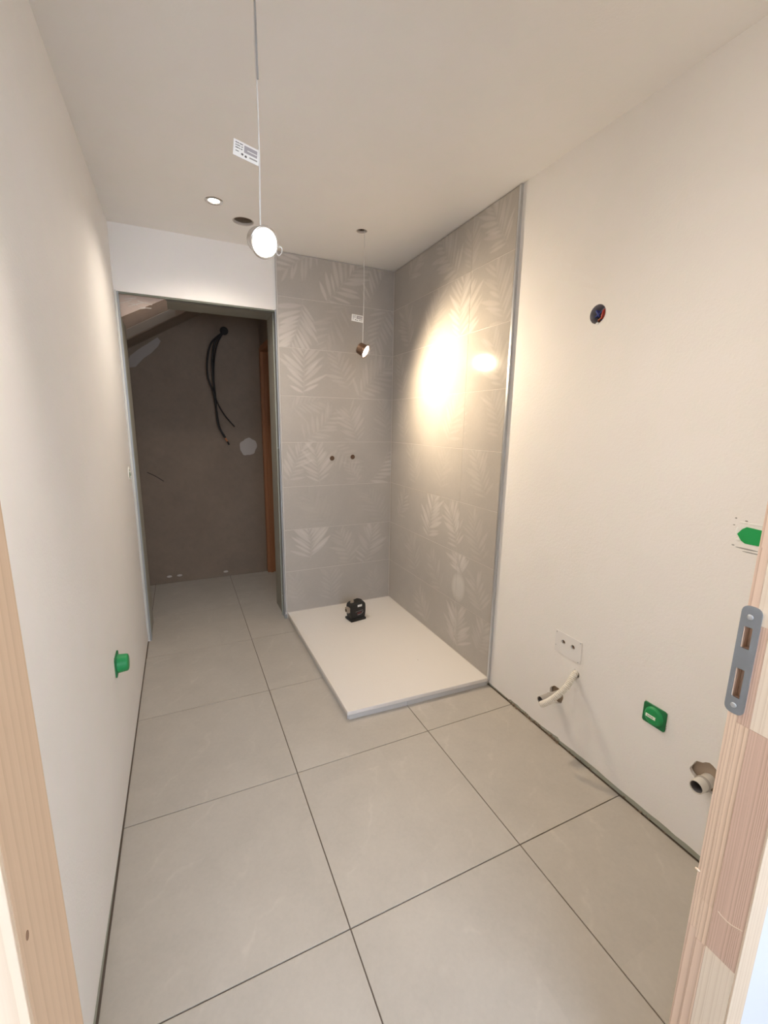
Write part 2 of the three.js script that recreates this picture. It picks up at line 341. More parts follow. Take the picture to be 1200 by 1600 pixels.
// ---- storeroom behind the opening
const XW = 0.337;                                             // face of the side partition with the wooden door post
{
  const end = mesh('wall_storeroom_end', box(-1.35, 0.70, -0.02, 2.6, zE - 0.1, zE), M.rawBoard);
  tag(end, 'bare grey-brown plasterboard end wall of the dark storeroom', 'wall', null, 'structure');
  // filler patch: an uneven disc
  const p = at(388, 698, 2, zE), s = new THREE.Shape(), n = 40;
  for (let i = 0; i <= n; i++) { const a = i / n * Math.PI * 2, r = 0.070 * (1 + 0.10 * Math.sin(a * 2 + 1) + 0.05 * Math.sin(a * 5) + 0.025 * Math.sin(a * 9 + 2)); const x = p.x + 0.95 * r * Math.cos(a), y = p.y + 1.15 * r * Math.sin(a); i ? s.lineTo(x, y) : s.moveTo(x, y); }
  tag(mesh('filler_patch', slab(s, 0.0015, 'z+', zE), std(lin(0.46, 0.41, 0.37), 0.95), end), 'pale uneven patch of filler');
  // filler along the slope joint
  const q = new THREE.Shape(); [[196, 575], [203, 556], [216, 546], [232, 536], [246, 527], [251, 533], [247, 541], [236, 552], [224, 560], [212, 573]].forEach(([u, v], i) => { const k = at(u, v, 2, zE); i ? q.lineTo(k.x, k.y) : q.moveTo(k.x, k.y); });
  tag(mesh('filler_smear', slab(q, 0.0015, 'z+', zE), std(lin(0.36, 0.31, 0.27), 0.95), end), 'pale smear of filler below the roof slope');
  for (const [u, v] of [[265, 903], [281, 901], [353, 895]]) { const k = at(u, v, 2, zE); const g = new THREE.SphereGeometry(0.012, 8, 5); g.scale(1.8, 0.8, 0.12); g.translate(k.x, k.y + 0.012, zE); mesh('filler_splash', g, M.jointFiller, end); }
  { const a = at(230, 738, 2, zE), b = at(256, 752, 2, zE); mesh('scratch', tube([V(a.x, a.y, zE), V((a.x + b.x) / 2, (a.y + b.y) / 2 + 0.005, zE), V(b.x, b.y, zE)], 0.0028, 8, 5), M.blackSoft, end); }

  const side = mesh('wall_storeroom_right', merge([box(XW, XW + 0.075, 2.0, 2.6, zE, zB2), box(XW, XW + 0.075, 0, 2.0, -2.45, zB2), box(0.60, 0.66, -0.02, 2.6, zE, zB2)]), M.rawBoard);
  tag(side, 'bare board partition at the right of the storeroom', 'wall', null, 'structure');
  const lf = mesh('wall_storeroom_left', box(-1.30, -1.25, -0.02, 2.6, zE, zB2), M.rawBoard); tag(lf, 'bare board wall at the left of the storeroom', 'wall', null, 'structure');
  const fr = mesh('wall_storeroom_front', box(-1.30, xL - 0.013, 0, 2.6, zB2, zB2 + 0.06), M.rawBoard); tag(fr, 'bare board wall behind the white left wall', 'wall', null, 'structure');
  const top = mesh('ceiling_storeroom', box(-1.30, 0.66, 2.45, 2.55, zE, zB2), M.rawBoard); tag(top, 'bare board ceiling of the storeroom', 'ceiling', null, 'structure');
  // roof slope: boards with a filled joint
  const slope = new THREE.Shape(), y = x => 2.216 + 0.579 * (x + 0.103);
  slope.moveTo(-1.28, y(-1.28)); slope.lineTo(0.30, y(0.30)); slope.lineTo(0.30, y(0.30) + 0.03); slope.lineTo(-1.28, y(-1.28) + 0.03); slope.closePath();
  const roof = mesh('ceiling_slope', slab(slope, -0.005 - zE + zB2 - 0.46, 'z-', zB2 - 0.46), M.rawBoard);
  tag(roof, 'sloping bare board roof underside in the storeroom', 'ceiling', null, 'structure');
  mesh('board', slab(slope, 0.43, 'z-', zB2 - 0.002), M.slopeBoard, roof);
  const band = new THREE.Shape(); band.moveTo(-1.0, y(-1.0) - 0.002); band.lineTo(-0.30, y(-0.30) - 0.002); band.lineTo(-0.30, y(-0.30) + 0.001); band.lineTo(-1.0, y(-1.0) + 0.001); band.closePath();
  tag(mesh('joint_band', slab(band, 0.26, 'z-', zB2 - 0.14), M.jointFiller, roof), 'pale filled joint between roof boards');
}

// ================================================================ SHOWER CORNER
// ---- decor tiles 30 x 90 cm with a pale palm print; every tile has its own print
const rowsY = [yTray + 0.003, 0.347, 0.645, 0.943, 1.241, 1.539, 1.837, 2.135, H - 0.0045];
// fronds: [wall, row, spine foot u v, spine tip u v, leaflets, length (m), strength, side]  (picture positions on the tiled planes)
const FRONDS = [
  ['b', 7, 500, 388, 442, 425, 7, 0.13, 0.9, 0], ['b', 7, 505, 478, 565, 412, 9, 0.15, 1.0, 0], ['b', 7, 570, 480, 606, 415, 8, 0.13, 0.8, -1],
  ['b', 6, 473, 466, 448, 548, 10, 0.17, 1.0, 0], ['b', 6, 545, 472, 508, 552, 8, 0.13, 0.35, 0], ['b', 6, 610, 470, 580, 556, 10, 0.12, 0.6, 0],
  ['b', 5, 474, 622, 474, 540, 9, 0.16, 1.0, 0], ['b', 5, 548, 612, 522, 545, 8, 0.12, 0.45, 0], ['b', 5, 556, 626, 612, 570, 10, 0.14, 0.55, 0],
  ['b', 4, 452, 640, 500, 628, 7, 0.12, 0.35, 0], ['b', 4, 470, 690, 520, 640, 8, 0.14, 0.45, 0], ['b', 4, 560, 695, 545, 640, 8, 0.13, 0.5, 0], ['b', 4, 606, 690, 596, 626, 7, 0.11, 0.3, 0],
  ['b', 3, 500, 758, 492, 700, 9, 0.13, 0.75, 0], ['b', 3, 448, 758, 474, 694, 9, 0.12, 0.7, 0], ['b', 3, 520, 694, 560, 740, 8, 0.10, 0.4, 0], ['b', 3, 566, 762, 606, 702, 9, 0.15, 1.0, 1], ['b', 3, 560, 757, 545, 722, 6, 0.08, 0.4, 0],
  ['b', 2, 520, 826, 480, 770, 9, 0.12, 0.14, 0], ['b', 2, 600, 815, 575, 770, 7, 0.12, 0.22, 0],
  ['b', 1, 484, 876, 478, 822, 9, 0.17, 1.0, 0], ['b', 1, 548, 884, 530, 830, 8, 0.11, 0.45, 0], ['b', 1, 566, 884, 582, 822, 9, 0.13, 0.6, 0],
  ['b', 0, 520, 940, 515, 892, 7, 0.11, 0.28, 0], ['b', 0, 470, 945, 462, 900, 6, 0.10, 0.2, 0], ['b', 0, 590, 930, 585, 892, 7, 0.10, 0.2, 0],
  ['r', 7, 640, 440, 655, 402, 8, 0.12, 0.5, 0], ['r', 7, 720, 430, 690, 372, 9, 0.15, 0.7, 0], ['r', 7, 795, 385, 770, 320, 9, 0.13, 0.75, 0], ['r', 7, 735, 425, 735, 365, 7, 0.1, 0.4, 0],
  ['r', 6, 722, 545, 728, 432, 11, 0.15, 1.0, 0], ['r', 6, 640, 545, 632, 490, 8, 0.12, 0.55, 0], ['r', 6, 795, 525, 775, 410, 10, 0.13, 0.55, 0], ['r', 6, 670, 540, 690, 460, 9, 0.13, 0.4, 0],
  ['r', 5, 630, 620, 622, 555, 8, 0.10, 0.5, 0], ['r', 5, 700, 610, 690, 545, 8, 0.13, 0.5, 0], ['r', 5, 790, 620, 770, 530, 8, 0.13, 0.5, 0],
  ['r', 4, 632, 690, 626, 630, 8, 0.1, 0.4, 0], ['r', 4, 700, 695, 720, 625, 8, 0.13, 0.4, 0], ['r', 4, 780, 690, 765, 620, 8, 0.12, 0.4, 0],
  ['r', 3, 760, 785, 742, 705, 9, 0.12, 0.45, 0], ['r', 3, 650, 760, 640, 700, 8, 0.11, 0.3, 0], ['r', 3, 690, 770, 700, 705, 7, 0.1, 0.2, 0],
  ['r', 2, 668, 845, 680, 772, 11, 0.14, 1.0, 0], ['r', 2, 714, 862, 700, 790, 10, 0.12, 0.9, 0], ['r', 2, 622, 808, 632, 768, 7, 0.09, 0.6, 0], ['r', 2, 757, 885, 740, 800, 9, 0.11, 0.4, 0],
  ['r', 1, 722, 900, 716, 868, 10, 0.13, 0.9, 0], ['r', 1, 650, 895, 640, 840, 8, 0.12, 0.4, 0], ['r', 1, 690, 925, 672, 868, 8, 0.12, 0.35, 0], ['r', 1, 755, 960, 745, 905, 8, 0.12, 0.45, 0],
  ['r', 0, 714, 1015, 716, 955, 11, 0.15, 0.85, 0], ['r', 0, 670, 975, 655, 925, 9, 0.12, 0.45, 0], ['r', 0, 745, 1020, 755, 975, 8, 0.12, 0.5, 0],
];
const BASE = [0.475, 0.440, 0.400], PRINT = [0.660, 0.620, 0.575];
function drawFrond(ctx, foot, tip, n, len, strength, side) {          // all in pixels of the tile's canvas
  const dx = tip[0] - foot[0], dy = tip[1] - foot[1], L = Math.hypot(dx, dy), ang = Math.atan2(dy, dx), bend = rr(-0.12, 0.12) * L;
  const spine = t => [foot[0] + dx * t - Math.sin(ang) * bend * 4 * t * (1 - t), foot[1] + dy * t + Math.cos(ang) * bend * 4 * t * (1 - t)];
  ctx.strokeStyle = css(...PRINT, 0.30 * strength); ctx.lineWidth = 2.2; ctx.beginPath(); ctx.moveTo(...foot);
  for (let i = 1; i <= 12; i++) ctx.lineTo(...spine(i / 12)); ctx.stroke();
  for (let i = 0; i < n; i++) for (const s of side ? [side] : [-1, 1]) {
    const t = 0.10 + 0.88 * (i + 0.3 * (s > 0)) / n, p = spine(t), a = ang + s * (1.12 - 0.62 * t + rr(-0.13, 0.13)), l = len * (0.45 + 0.75 * Math.sin(Math.PI * (0.16 + 0.74 * t))) * rr(0.62, 1.1), w = (l * 0.12 + 3.0) * rr(0.75, 1.25);
    const q = [p[0] + Math.cos(a) * l, p[1] + Math.sin(a) * l], nx = -Math.sin(a) * w, ny = Math.cos(a) * w, m = [p[0] + Math.cos(a) * l * 0.5, p[1] + Math.sin(a) * l * 0.5];
    ctx.fillStyle = css(...PRINT, Math.min(0.85, (0.42 + rr(-0.1, 0.2)) * strength));
    ctx.beginPath(); ctx.moveTo(...p); ctx.quadraticCurveTo(m[0] + nx, m[1] + ny, ...q); ctx.quadraticCurveTo(m[0] - nx, m[1] - ny, ...p); ctx.fill();
  }
}
function decorTile(wallKey, row, a0, a1, parent) {                     // a runs along the wall: x on the back wall, z on the right wall
  const y0 = rowsY[row], y1 = rowsY[row + 1], gap = 0.0011, w = a1 - a0, h = y1 - y0, PX = 860, W = Math.round(w * PX), Hh = Math.round(h * PX);
  const [c, ctx] = canvas(W, Hh), img = ctx.createImageData(W, Hh), s = v => 255 * (1.055 * Math.pow(v, 1 / 2.4) - 0.055), ox = rr(0, 256), oy = rr(0, 256);
  for (let y = 0; y < Hh; y++) for (let x = 0; x < W; x++) {
    const k = 0.94 + 0.16 * (sample(noiseA, x * 0.4 + ox, y * 0.4 + oy) - 0.4) + 0.05 * (sample(noiseC, x + oy, y + ox) - 0.5), j = 4 * (y * W + x);
    img.data[j] = s(BASE[0] * k); img.data[j + 1] = s(BASE[1] * k); img.data[j + 2] = s(BASE[2] * k); img.data[j + 3] = 255;
  }
  ctx.putImageData(img, 0, 0);
  // on the right wall the picture shows +z at the right: canvas x grows with z there and with x on the back wall
  const toPx = (u, v) => { const p = wallKey === 'b' ? at(u, v, 2, zTile) : at(u, v, 0, xTile); const a = wallKey === 'b' ? p.x : p.z; return [(a - a0) * PX, (y1 - p.y) * PX]; };
  const [lc, layer] = canvas(W, Hh);
  for (const [k, r, u0, v0, u1, v1, n, len, str, side] of FRONDS) if (k === wallKey && r === row) drawFrond(layer, toPx(u0, v0), toPx(u1, v1), n, len * PX, str, side);
  if (wallKey === 'r' && row <= 1) {                                   // broad pale oval
    const [px, py] = toPx(715, 917); layer.fillStyle = css(0.66, 0.63, 0.59, 0.30);
    for (const k of [1, 0.86, 0.7]) { layer.beginPath(); layer.ellipse(px + 4 * k, py - 6 + 6 * k, 0.066 * PX * k, 0.088 * PX * k, 0.12, 0, Math.PI * 2); layer.fill(); }
  }
  ctx.filter = 'blur(2px)'; ctx.drawImage(lc, 0, 0); ctx.filter = 'none';
  const mat = new THREE.MeshPhysicalMaterial({ roughness: 0.11, specularIntensity: 0.45, map: canvasTexture(c) });
  const g = wallKey === 'b' ? new RoundedBoxGeometry(w - 2 * gap, h - 2 * gap, 0.009, 1, 0.0006) : new RoundedBoxGeometry(0.009, h - 2 * gap, w - 2 * gap, 1, 0.0006);
  if (wallKey === 'b') g.translate((a0 + a1) / 2, (y0 + y1) / 2, zTile - 0.0045); else g.translate(xTile + 0.0045, (y0 + y1) / 2, (a0 + a1) / 2);
  const q = metreUV(g), uv = q.attributes.uv;
  for (let i = 0; i < uv.count; i++) uv.setXY(i, (uv.getX(i) - a0) / w, (uv.getY(i) - y0) / h);
  mesh('tile', q, mat, parent);
}
{
  const wb = scene.getObjectByName('wall_back'), wr = scene.getObjectByName('wall_right');
  mesh('tile_bed', box(DR + 0.012, xR, yTray - 0.04, H - 0.006, zB, zTile - 0.0009), M.wallGrout, wb);
  mesh('tile_bed', box(xTile + 0.0009, xR, yTray - 0.04, H - 0.006, zB, -0.787), M.wallGrout, wr);
  for (let r = 0; r < 8; r++) { decorTile('b', r, DR + 0.012, xTile - 0.0015, wb); decorTile('r', r, zTile + 0.0005, -1.112, wr); decorTile('r', r, -1.112, -0.788, wr); }
  const t2 = mesh('trim_2', merge([box(xTile - 0.001, xR + 0.001, 0.03, H - 0.003, -0.7875, -0.7790, 0.0012), box(xTile - 0.0005, xR, 0.03, H - 0.003, -0.7790, -0.7755)]), M.aluminium);
  tag(t2, 'slim aluminium edge strip where the shower tiles end', 'trim', null, 'structure');
  const t3 = mesh('trim_3', merge([box(DR + 0.0035, DR + 0.0115, 0.05, H - 0.004, zB, zTile + 0.001, 0.001)]), std(lin(0.52, 0.50, 0.47), 0.5));
  tag(t3, 'slim pale edge strip at the doorway side of the shower tiles', 'trim', null, 'structure');
}

// ---- shower tray: white slab on a grey plinth
{
  const tray = group('shower_tray', 0.68, 0, -1.4);
  tag(tray, 'flat white shower tray on a low grey plinth in the tiled corner', 'shower tray');
  const P = [[0.2895, -0.8125], [1.0725, -0.7775], [1.0725, zTile + 0.001], [0.2800, zTile + 0.001]];
  const ring = inset => P.map(([x, z], i) => [x - 0.68 + (i === 0 || i === 3 ? inset : 0), z + 1.4 - (i < 2 ? inset : 0)]);
  const sh = new THREE.Shape(); ring(0.004).forEach(([x, z], i) => i ? sh.lineTo(x, z) : sh.moveTo(x, z)); sh.closePath();
  const g = new THREE.ExtrudeGeometry(sh, { depth: 0.014, bevelEnabled: true, bevelSize: 0.003, bevelThickness: 0.003, bevelSegments: 2 });
  g.rotateX(Math.PI / 2); g.translate(0, yTray - 0.003, 0);
  mesh('slab', metreUV(g), M.trayWhite, tray);
  const r0 = ring(0.006);
  const strip = (a, b, t0, t1) => {                                    // plinth piece between two corners
    const s = new THREE.Vector2(...a).lerp(new THREE.Vector2(...b), t0), e = new THREE.Vector2(...a).lerp(new THREE.Vector2(...b), t1), l = s.distanceTo(e);
    const q = new THREE.BoxGeometry(l - 0.002, 0.0235, 0.012); q.rotateY(-Math.atan2(e.y - s.y, e.x - s.x)); q.translate((s.x + e.x) / 2, 0.01175, (s.y + e.y) / 2); return metreUV(q);
  };
  const shrink = r0.map(([x, z], i) => [x + (i === 0 || i === 3 ? 0.003 : 0), z - (i < 2 ? 0.003 : 0)]);
  mesh('plinth_strip', strip(shrink[0], shrink[1], 0.0, 0.392), M.plinth, tray);
  mesh('plinth_strip', strip(shrink[0], shrink[1], 0.392, 1.0), M.plinth, tray);
  mesh('plinth_strip', strip(shrink[0], shrink[3], 0.0, 0.325), M.plinth, tray);
  mesh('plinth_strip', strip(shrink[0], shrink[3], 0.325, 0.815), M.plinth, tray);
  mesh('plinth_strip', strip(shrink[0], shrink[3], 0.815, 1.0), M.plinth, tray);
  // small chip mark on the slab
  const k = at(653, 1031, 1, yTray), mk = new THREE.CylinderGeometry(0.0028, 0.0028, 0.0008, 10); mk.translate(k.x - 0.68, yTray, k.z + 1.4); mesh('chip_mark', mk, std(lin(0.5, 0.46, 0.42), 0.8), tray);
}

// ---- threaded mixer connections in the tiles
for (const [u, v, which] of [[519, 716, 'left'], [551, 714, 'right']]) {
  const p = at(u, v, 2, zTile), c = group('shower_tap_connection', p.x, p.y, zTile);
  tag(c, `small round brass water outlet in the decor tiles, the ${which === 'left' ? 'one next to the doorway' : 'one next to the tiled corner'}`, 'water outlet', 'mixer connections in the shower wall');
  const ring = new THREE.TorusGeometry(0.0125, 0.0042, 8, 24); mesh('threaded_ring', ring, M.brass, c);
  const hole = new THREE.CircleGeometry(0.0105, 20); hole.translate(0, 0, 0.001); mesh('plug_face', hole, M.brass, c);
  const nub = new THREE.CylinderGeometry(0.0035, 0.0035, 0.008, 6); nub.rotateX(Math.PI / 2); nub.translate(0.001, 0.001, 0.004); mesh('plug_key', nub, M.brass, c);
}

// ---- laser level on the tray
{
  const t = group('laser_level', 0.683, yTray, -1.735); t.rotation.y = 0.16;
  tag(t, 'small dark cross-line laser level with white label standing on the white shower tray', 'laser level');
  const body = new THREE.Shape();                                     // side outline: (a = right, b = up)
  body.moveTo(-0.040, 0.012); body.lineTo(0.056, 0.012); body.quadraticCurveTo(0.068, 0.05, 0.062, 0.105); body.quadraticCurveTo(0.056, 0.126, 0.032, 0.129); body.lineTo(-0.020, 0.122); body.quadraticCurveTo(-0.046, 0.119, -0.046, 0.100); body.lineTo(-0.046, 0.050); body.closePath();
  const bg = new THREE.ExtrudeGeometry(body, { depth: 0.052, bevelEnabled: true, bevelSize: 0.005, bevelThickness: 0.006, bevelSegments: 3 }); bg.translate(0, 0, -0.026);
  const bd = mesh('body', bg, M.black, t);
  mesh('base', new RoundedBoxGeometry(0.118, 0.016, 0.088, 2, 0.004).translate(0.006, 0.008, 0), M.black, t);
  const bumper = new THREE.TorusGeometry(0.052, 0.008, 8, 20, Math.PI * 0.5); bumper.scale(0.62, 1, 2.6); bumper.translate(0.036, 0.078, 0); mesh('rubber_bumper', bumper, M.blackSoft, t);
  const head = new RoundedBoxGeometry(0.030, 0.036, 0.040, 2, 0.006); head.translate(-0.056, 0.080, 0.004); const hd = mesh('laser_head', head, std(lin(0.30, 0.25, 0.20), 0.4), t);
  const win = new THREE.CylinderGeometry(0.011, 0.011, 0.004, 18); win.rotateZ(Math.PI / 2); win.translate(-0.0705, 0.080, 0.004); mesh('laser_window', win, std(lin(0.08, 0.05, 0.03), 0.1), hd);
  const knob = new THREE.CylinderGeometry(0.012, 0.014, 0.016, 16); knob.translate(-0.022, 0.131, 0); mesh('top_window', knob, std(lin(0.30, 0.25, 0.20), 0.4), t);
  mesh('label', new THREE.BoxGeometry(0.034, 0.015, 0.001).translate(0.020, 0.104, 0.0325), M.label, bd);
  mesh('red_stripe', new THREE.BoxGeometry(0.032, 0.009, 0.001).rotateZ(0.12).translate(0.016, 0.052, 0.0325), std(lin(0.16, 0.03, 0.035), 0.5), bd);
  mesh('trim_line', new THREE.BoxGeometry(0.058, 0.003, 0.001).rotateZ(0.08).translate(0.016, 0.066, 0.0325), std(lin(0.20, 0.17, 0.17), 0.5), bd);
  mesh('chevron', new THREE.BoxGeometry(0.022, 0.003, 0.001).rotateZ(0.95).translate(0.041, 0.052, 0.0325), std(lin(0.35, 0.32, 0.32), 0.5), bd);
  mesh('chevron', new THREE.BoxGeometry(0.030, 0.003, 0.001).rotateZ(0.12).translate(0.017, 0.041, 0.0325), std(lin(0.35, 0.32, 0.32), 0.5), bd);
}

// ================================================================ LAMPS
function tagTexture() {
  const [c, x] = canvas(160, 96); x.fillStyle = '#eae8e2'; x.fillRect(0, 0, 160, 96);
  x.fillStyle = '#5a5754';
  for (let r = 0; r < 3; r++) for (let k = 0; k < 4; k++) x.fillRect(10 + k * 12 + rr(0, 3), 12 + r * 15, rr(6, 11), 6);
  x.fillStyle = '#a39d9c'; x.fillRect(66, 12, 82, 44);
  x.fillStyle = '#e2dfd8'; x.fillRect(86, 34, 60, 6);
  x.fillStyle = '#55514e'; x.beginPath(); x.arc(56, 72, 7, 0, 7); x.arc(78, 76, 7, 0, 7); x.fill(); x.fillRect(14, 62, 20, 5);
  x.fillStyle = '#9c988f'; x.fillRect(100, 68, 50, 9);
  return canvasTexture(c);
}
const tagMat = std(0xffffff, 0.6, { map: tagTexture(), side: THREE.DoubleSide });
// a loose recessed spot dangling on its cable: head position, beam axis, cable top
function hangingSpot(label, head, axis, top, bodyMat, tagY, tagTurn, greyTo) {
  const g = group('hanging_spotlight', head.x, head.y, head.z), A = axis.clone().normalize();
  tag(g, label, 'spotlight', 'loose spotlights dangling from the ceiling');
  const hs = mesh('housing', along(lathe([[0.0001, -0.046], [0.027, -0.046], [0.0315, -0.041], [0.0335, -0.010], [0.0345, -0.004], [0.0375, -0.002], [0.0395, 0.001], [0.0385, 0.004], [0.0345, 0.004], [0.0325, 0.0005]], 36), A), bodyMat, g);
  mesh('lens', along(lathe([[0.0325, 0.001], [0.028, 0.0035], [0.016, 0.005], [0.0001, 0.0055]], 36), A), M.lens, g);
  // spring clip beside the rim
  const side = V(1, 0, 0).applyQuaternion(camera.quaternion).multiplyScalar(0.85).add(V(0, -0.42, 0)); side.addScaledVector(A, -side.dot(A)).normalize();
  const clip = new THREE.TorusGeometry(0.0105, 0.0017, 8, 20); clip.scale(0.7, 1, 1);
  const m = new THREE.Matrix4().makeBasis(side, A.clone().cross(side).normalize(), A); clip.applyMatrix4(m).translate(side.x * 0.046, side.y * 0.046, side.z * 0.046);
  mesh('spring_clip', clip, M.whiteWire, hs);
  // cable
  const upish = V(0, 1, 0).addScaledVector(A, -A.y).normalize(), s0 = A.clone().multiplyScalar(-0.034).addScaledVector(upish, 0.028), e = top.clone().sub(head);
  const lerp = (t, dx = 0) => V(s0.x + (e.x - s0.x) * t + dx, s0.y + (e.y - s0.y) * t, s0.z + (e.z - s0.z) * t);
  const pts = [s0, lerp(0.08), lerp(0.3, 0.0015), lerp(0.55, 0.001), lerp(0.8, -0.0015), e.clone(), e.clone().add(V(0, 0.06, 0))];
  const cb = mesh('cable', tube(pts, 0.0019, 60, 8), M.whiteWire, g);
  if (greyTo) { const k = V(e.x * 0.86, e.y * 0.86, e.z * 0.86); mesh('splice_sleeve', tube([V(e.x * greyTo, e.y * greyTo, e.z * greyTo), k, e.clone().add(V(0, 0.004, 0))], 0.0023, 20, 8), M.greyWire, cb); }
  // paper flag label on the cable
  const f = new THREE.BoxGeometry(0.066, 0.036, 0.0006); f.translate(-0.034, 0, 0); f.rotateY(tagTurn); f.rotateZ(-0.10);
  const cu = new THREE.CatmullRomCurve3(pts); let best = V(0, 0, 0), bd = 1; for (let i = 0; i <= 100; i++) { const q = cu.getPoint(i / 100); if (Math.abs(q.y - tagY) < bd) { bd = Math.abs(q.y - tagY); best = q; } }
  f.translate(best.x, best.y, best.z); mesh('paper_tag', f, tagMat, cb);
  return { g, A };
}
function beam(pos, axis, colour, intensity, angle, penumbra, size) {
  const l = new THREE.SpotLight(colour, intensity, 0, angle, penumbra, 2);
  l.position.copy(pos).addScaledVector(axis, 0.008); l.target.position.copy(pos).addScaledVector(axis, 1);
  l.castShadow = true; l.shadow.radius = size; l.shadow.mapSize.set(1024, 1024); l.shadow.bias = -0.001;
  scene.add(l, l.target);
}
const WARM = lin(1.0, 0.885, 0.75), WARMER = lin(1.0, 0.80, 0.56);
{
  const d = V((413 - 600) / FOCAL, -(379 - 800) / FOCAL, -1).applyQuaternion(camera.quaternion), head = camera.position.clone().addScaledVector(d, 1.155);
  const top = V(LAMP.main.x, H, LAMP.main.z);
  const s = hangingSpot('large bright chrome spotlight dangling on a white cable in the open room', head, V(0.24, -0.42, 0.88), top, M.chrome, 0.197, 0.20, 0.66);
  beam(head, s.A, WARM, 0.74, 1.48, 1, 1.6);
}
{
  const d = V((571 - 600) / FOCAL, -(549 - 800) / FOCAL, -1).applyQuaternion(camera.quaternion), head = camera.position.clone().addScaledVector(d, 2.47);
  const top = V(LAMP.shower.x + 0.018, H, LAMP.shower.z);
  const s = hangingSpot('small lit bronze spotlight dangling low in front of the shower tiles', head, V(0.66, -0.48, 0.60), top, M.bronze, 0.172, -0.15, 0);
  beam(head, s.A, WARMER, 1.3, 1.48, 1, 1.6);
}
{
  const g = group('recessed_downlight', LAMP.down.x, H, LAMP.down.z);
  tag(g, 'small lit round downlight fitted flush in the white ceiling', 'downlight');
  mesh('trim_ring', lathe([[0.026, 0.010], [0.027, -0.002], [0.031, -0.004], [0.040, -0.0025], [0.0415, 0.0]], 36), M.chrome, g);
  mesh('lens', lathe([[0.0001, 0.002], [0.018, 0.003], [0.0262, 0.006]], 30), M.lens, g);
  mesh('can', lathe([[0.0262, 0.0065], [0.030, 0.014], [0.030, 0.07], [0.0001, 0.07]], 30), M.steel, g);
  beam(V(LAMP.down.x, H - 0.002, LAMP.down.z), V(0, -1, 0), WARM, 1.0, 1.22, 1, 1.3);
}
// round cut-outs in the ceiling board: ragged filler rims and the void above
{
  const c = scene.getObjectByName('ceiling'), put = (n, g, m, p) => mesh(n, g.translate(p.x, H, p.z), m, c);
  tag(put('cutout_rim', lathe([[0.0475, 0.012], [0.0470, 0.001], [0.0500, -0.0012], [0.0540, 0.0]], 36), M.jointFiller, LAMP.hole), 'ragged rim of an empty round lamp hole');
  put('cutout_void', lathe([[0.052, 0.014], [0.056, 0.10], [0.0001, 0.10]], 30), M.rawBoard, LAMP.hole);
  tag(put('cutout_rim', lathe([[0.0262, 0.012], [0.0260, 0.001], [0.0278, -0.0010], [0.0300, 0.0]], 30), M.jointFiller, LAMP.shower), 'rim of the small hole the shower lamp cable hangs from');
  put('wire_end', tube([V(-0.004, 0.06, 0), V(-0.010, 0.02, 0.004), V(-0.004, 0.004, 0.002), V(0.004, 0.03, 0.004)], 0.0025, 16, 6), M.blackSoft, LAMP.shower);
  put('cutout_void', lathe([[0.030, 0.014], [0.032, 0.09], [0.0001, 0.09]], 30), M.rawBoard, LAMP.shower);
}

// ================================================================ PINE DOOR FRAME (room side jambs, strike plate)
function wood(base, dark, bands, contrast, k) {
  const warp = noiseA, edge = [0], n = Math.round(bands); let sum = 0; const wd = Array.from({ length: n }, () => rr(0.45, 1.7)); wd.forEach(w => sum += w); wd.forEach(w => edge.push(edge[edge.length - 1] + w / sum));
  const t = colourTexture(256, (i, x, y) => {
    let w = x / 256 + 0.10 * (sample(warp, y * 0.5 + k * 71, x * 0.10 + k * 13) - 0.5); w -= Math.floor(w);
    let id = 0; while (id < n - 1 && w > edge[id + 1]) id++;
    const f = (w - edge[id]) / (edge[id + 1] - edge[id]), v = 0.5 + 0.5 * Math.sin(id * 12.9 + k * 4.1);
    const late = Math.pow(f, 2.4) * (0.45 + 0.55 * v), fine = sample(noiseC, x * 2 + k * 9, y * 0.06 + k * 31) - 0.5, patch = sample(noiseA, x * 0.3 + k * 40, y * 0.25) - 0.45;
    const m = Math.max(0, Math.min(1, contrast * late + 0.22 * fine + 0.35 * patch * contrast));
    return [0, 1, 2].map(c => base[c] + (dark[c] - base[c]) * m);
  });
  t.repeat.set(1 / 0.052, 1 / 0.6);
  return std(0xffffff, 0.62, { map: t });
}
const PINE = {
  face: wood([0.72, 0.56, 0.40], [0.58, 0.41, 0.26], 6, 0.6, 8),
  pale: wood([0.90, 0.75, 0.58], [0.64, 0.46, 0.30], 8, 0.6, 1), pink: wood([0.84, 0.62, 0.46], [0.56, 0.35, 0.22], 6, 0.85, 2),
  red: wood([0.74, 0.51, 0.38], [0.42, 0.24, 0.15], 17, 0.75, 3), coarse: wood([0.88, 0.66, 0.48], [0.46, 0.26, 0.14], 11, 1.1, 4), tan: wood([0.66, 0.47, 0.31], [0.46, 0.30, 0.18], 5, 0.4, 5),
};
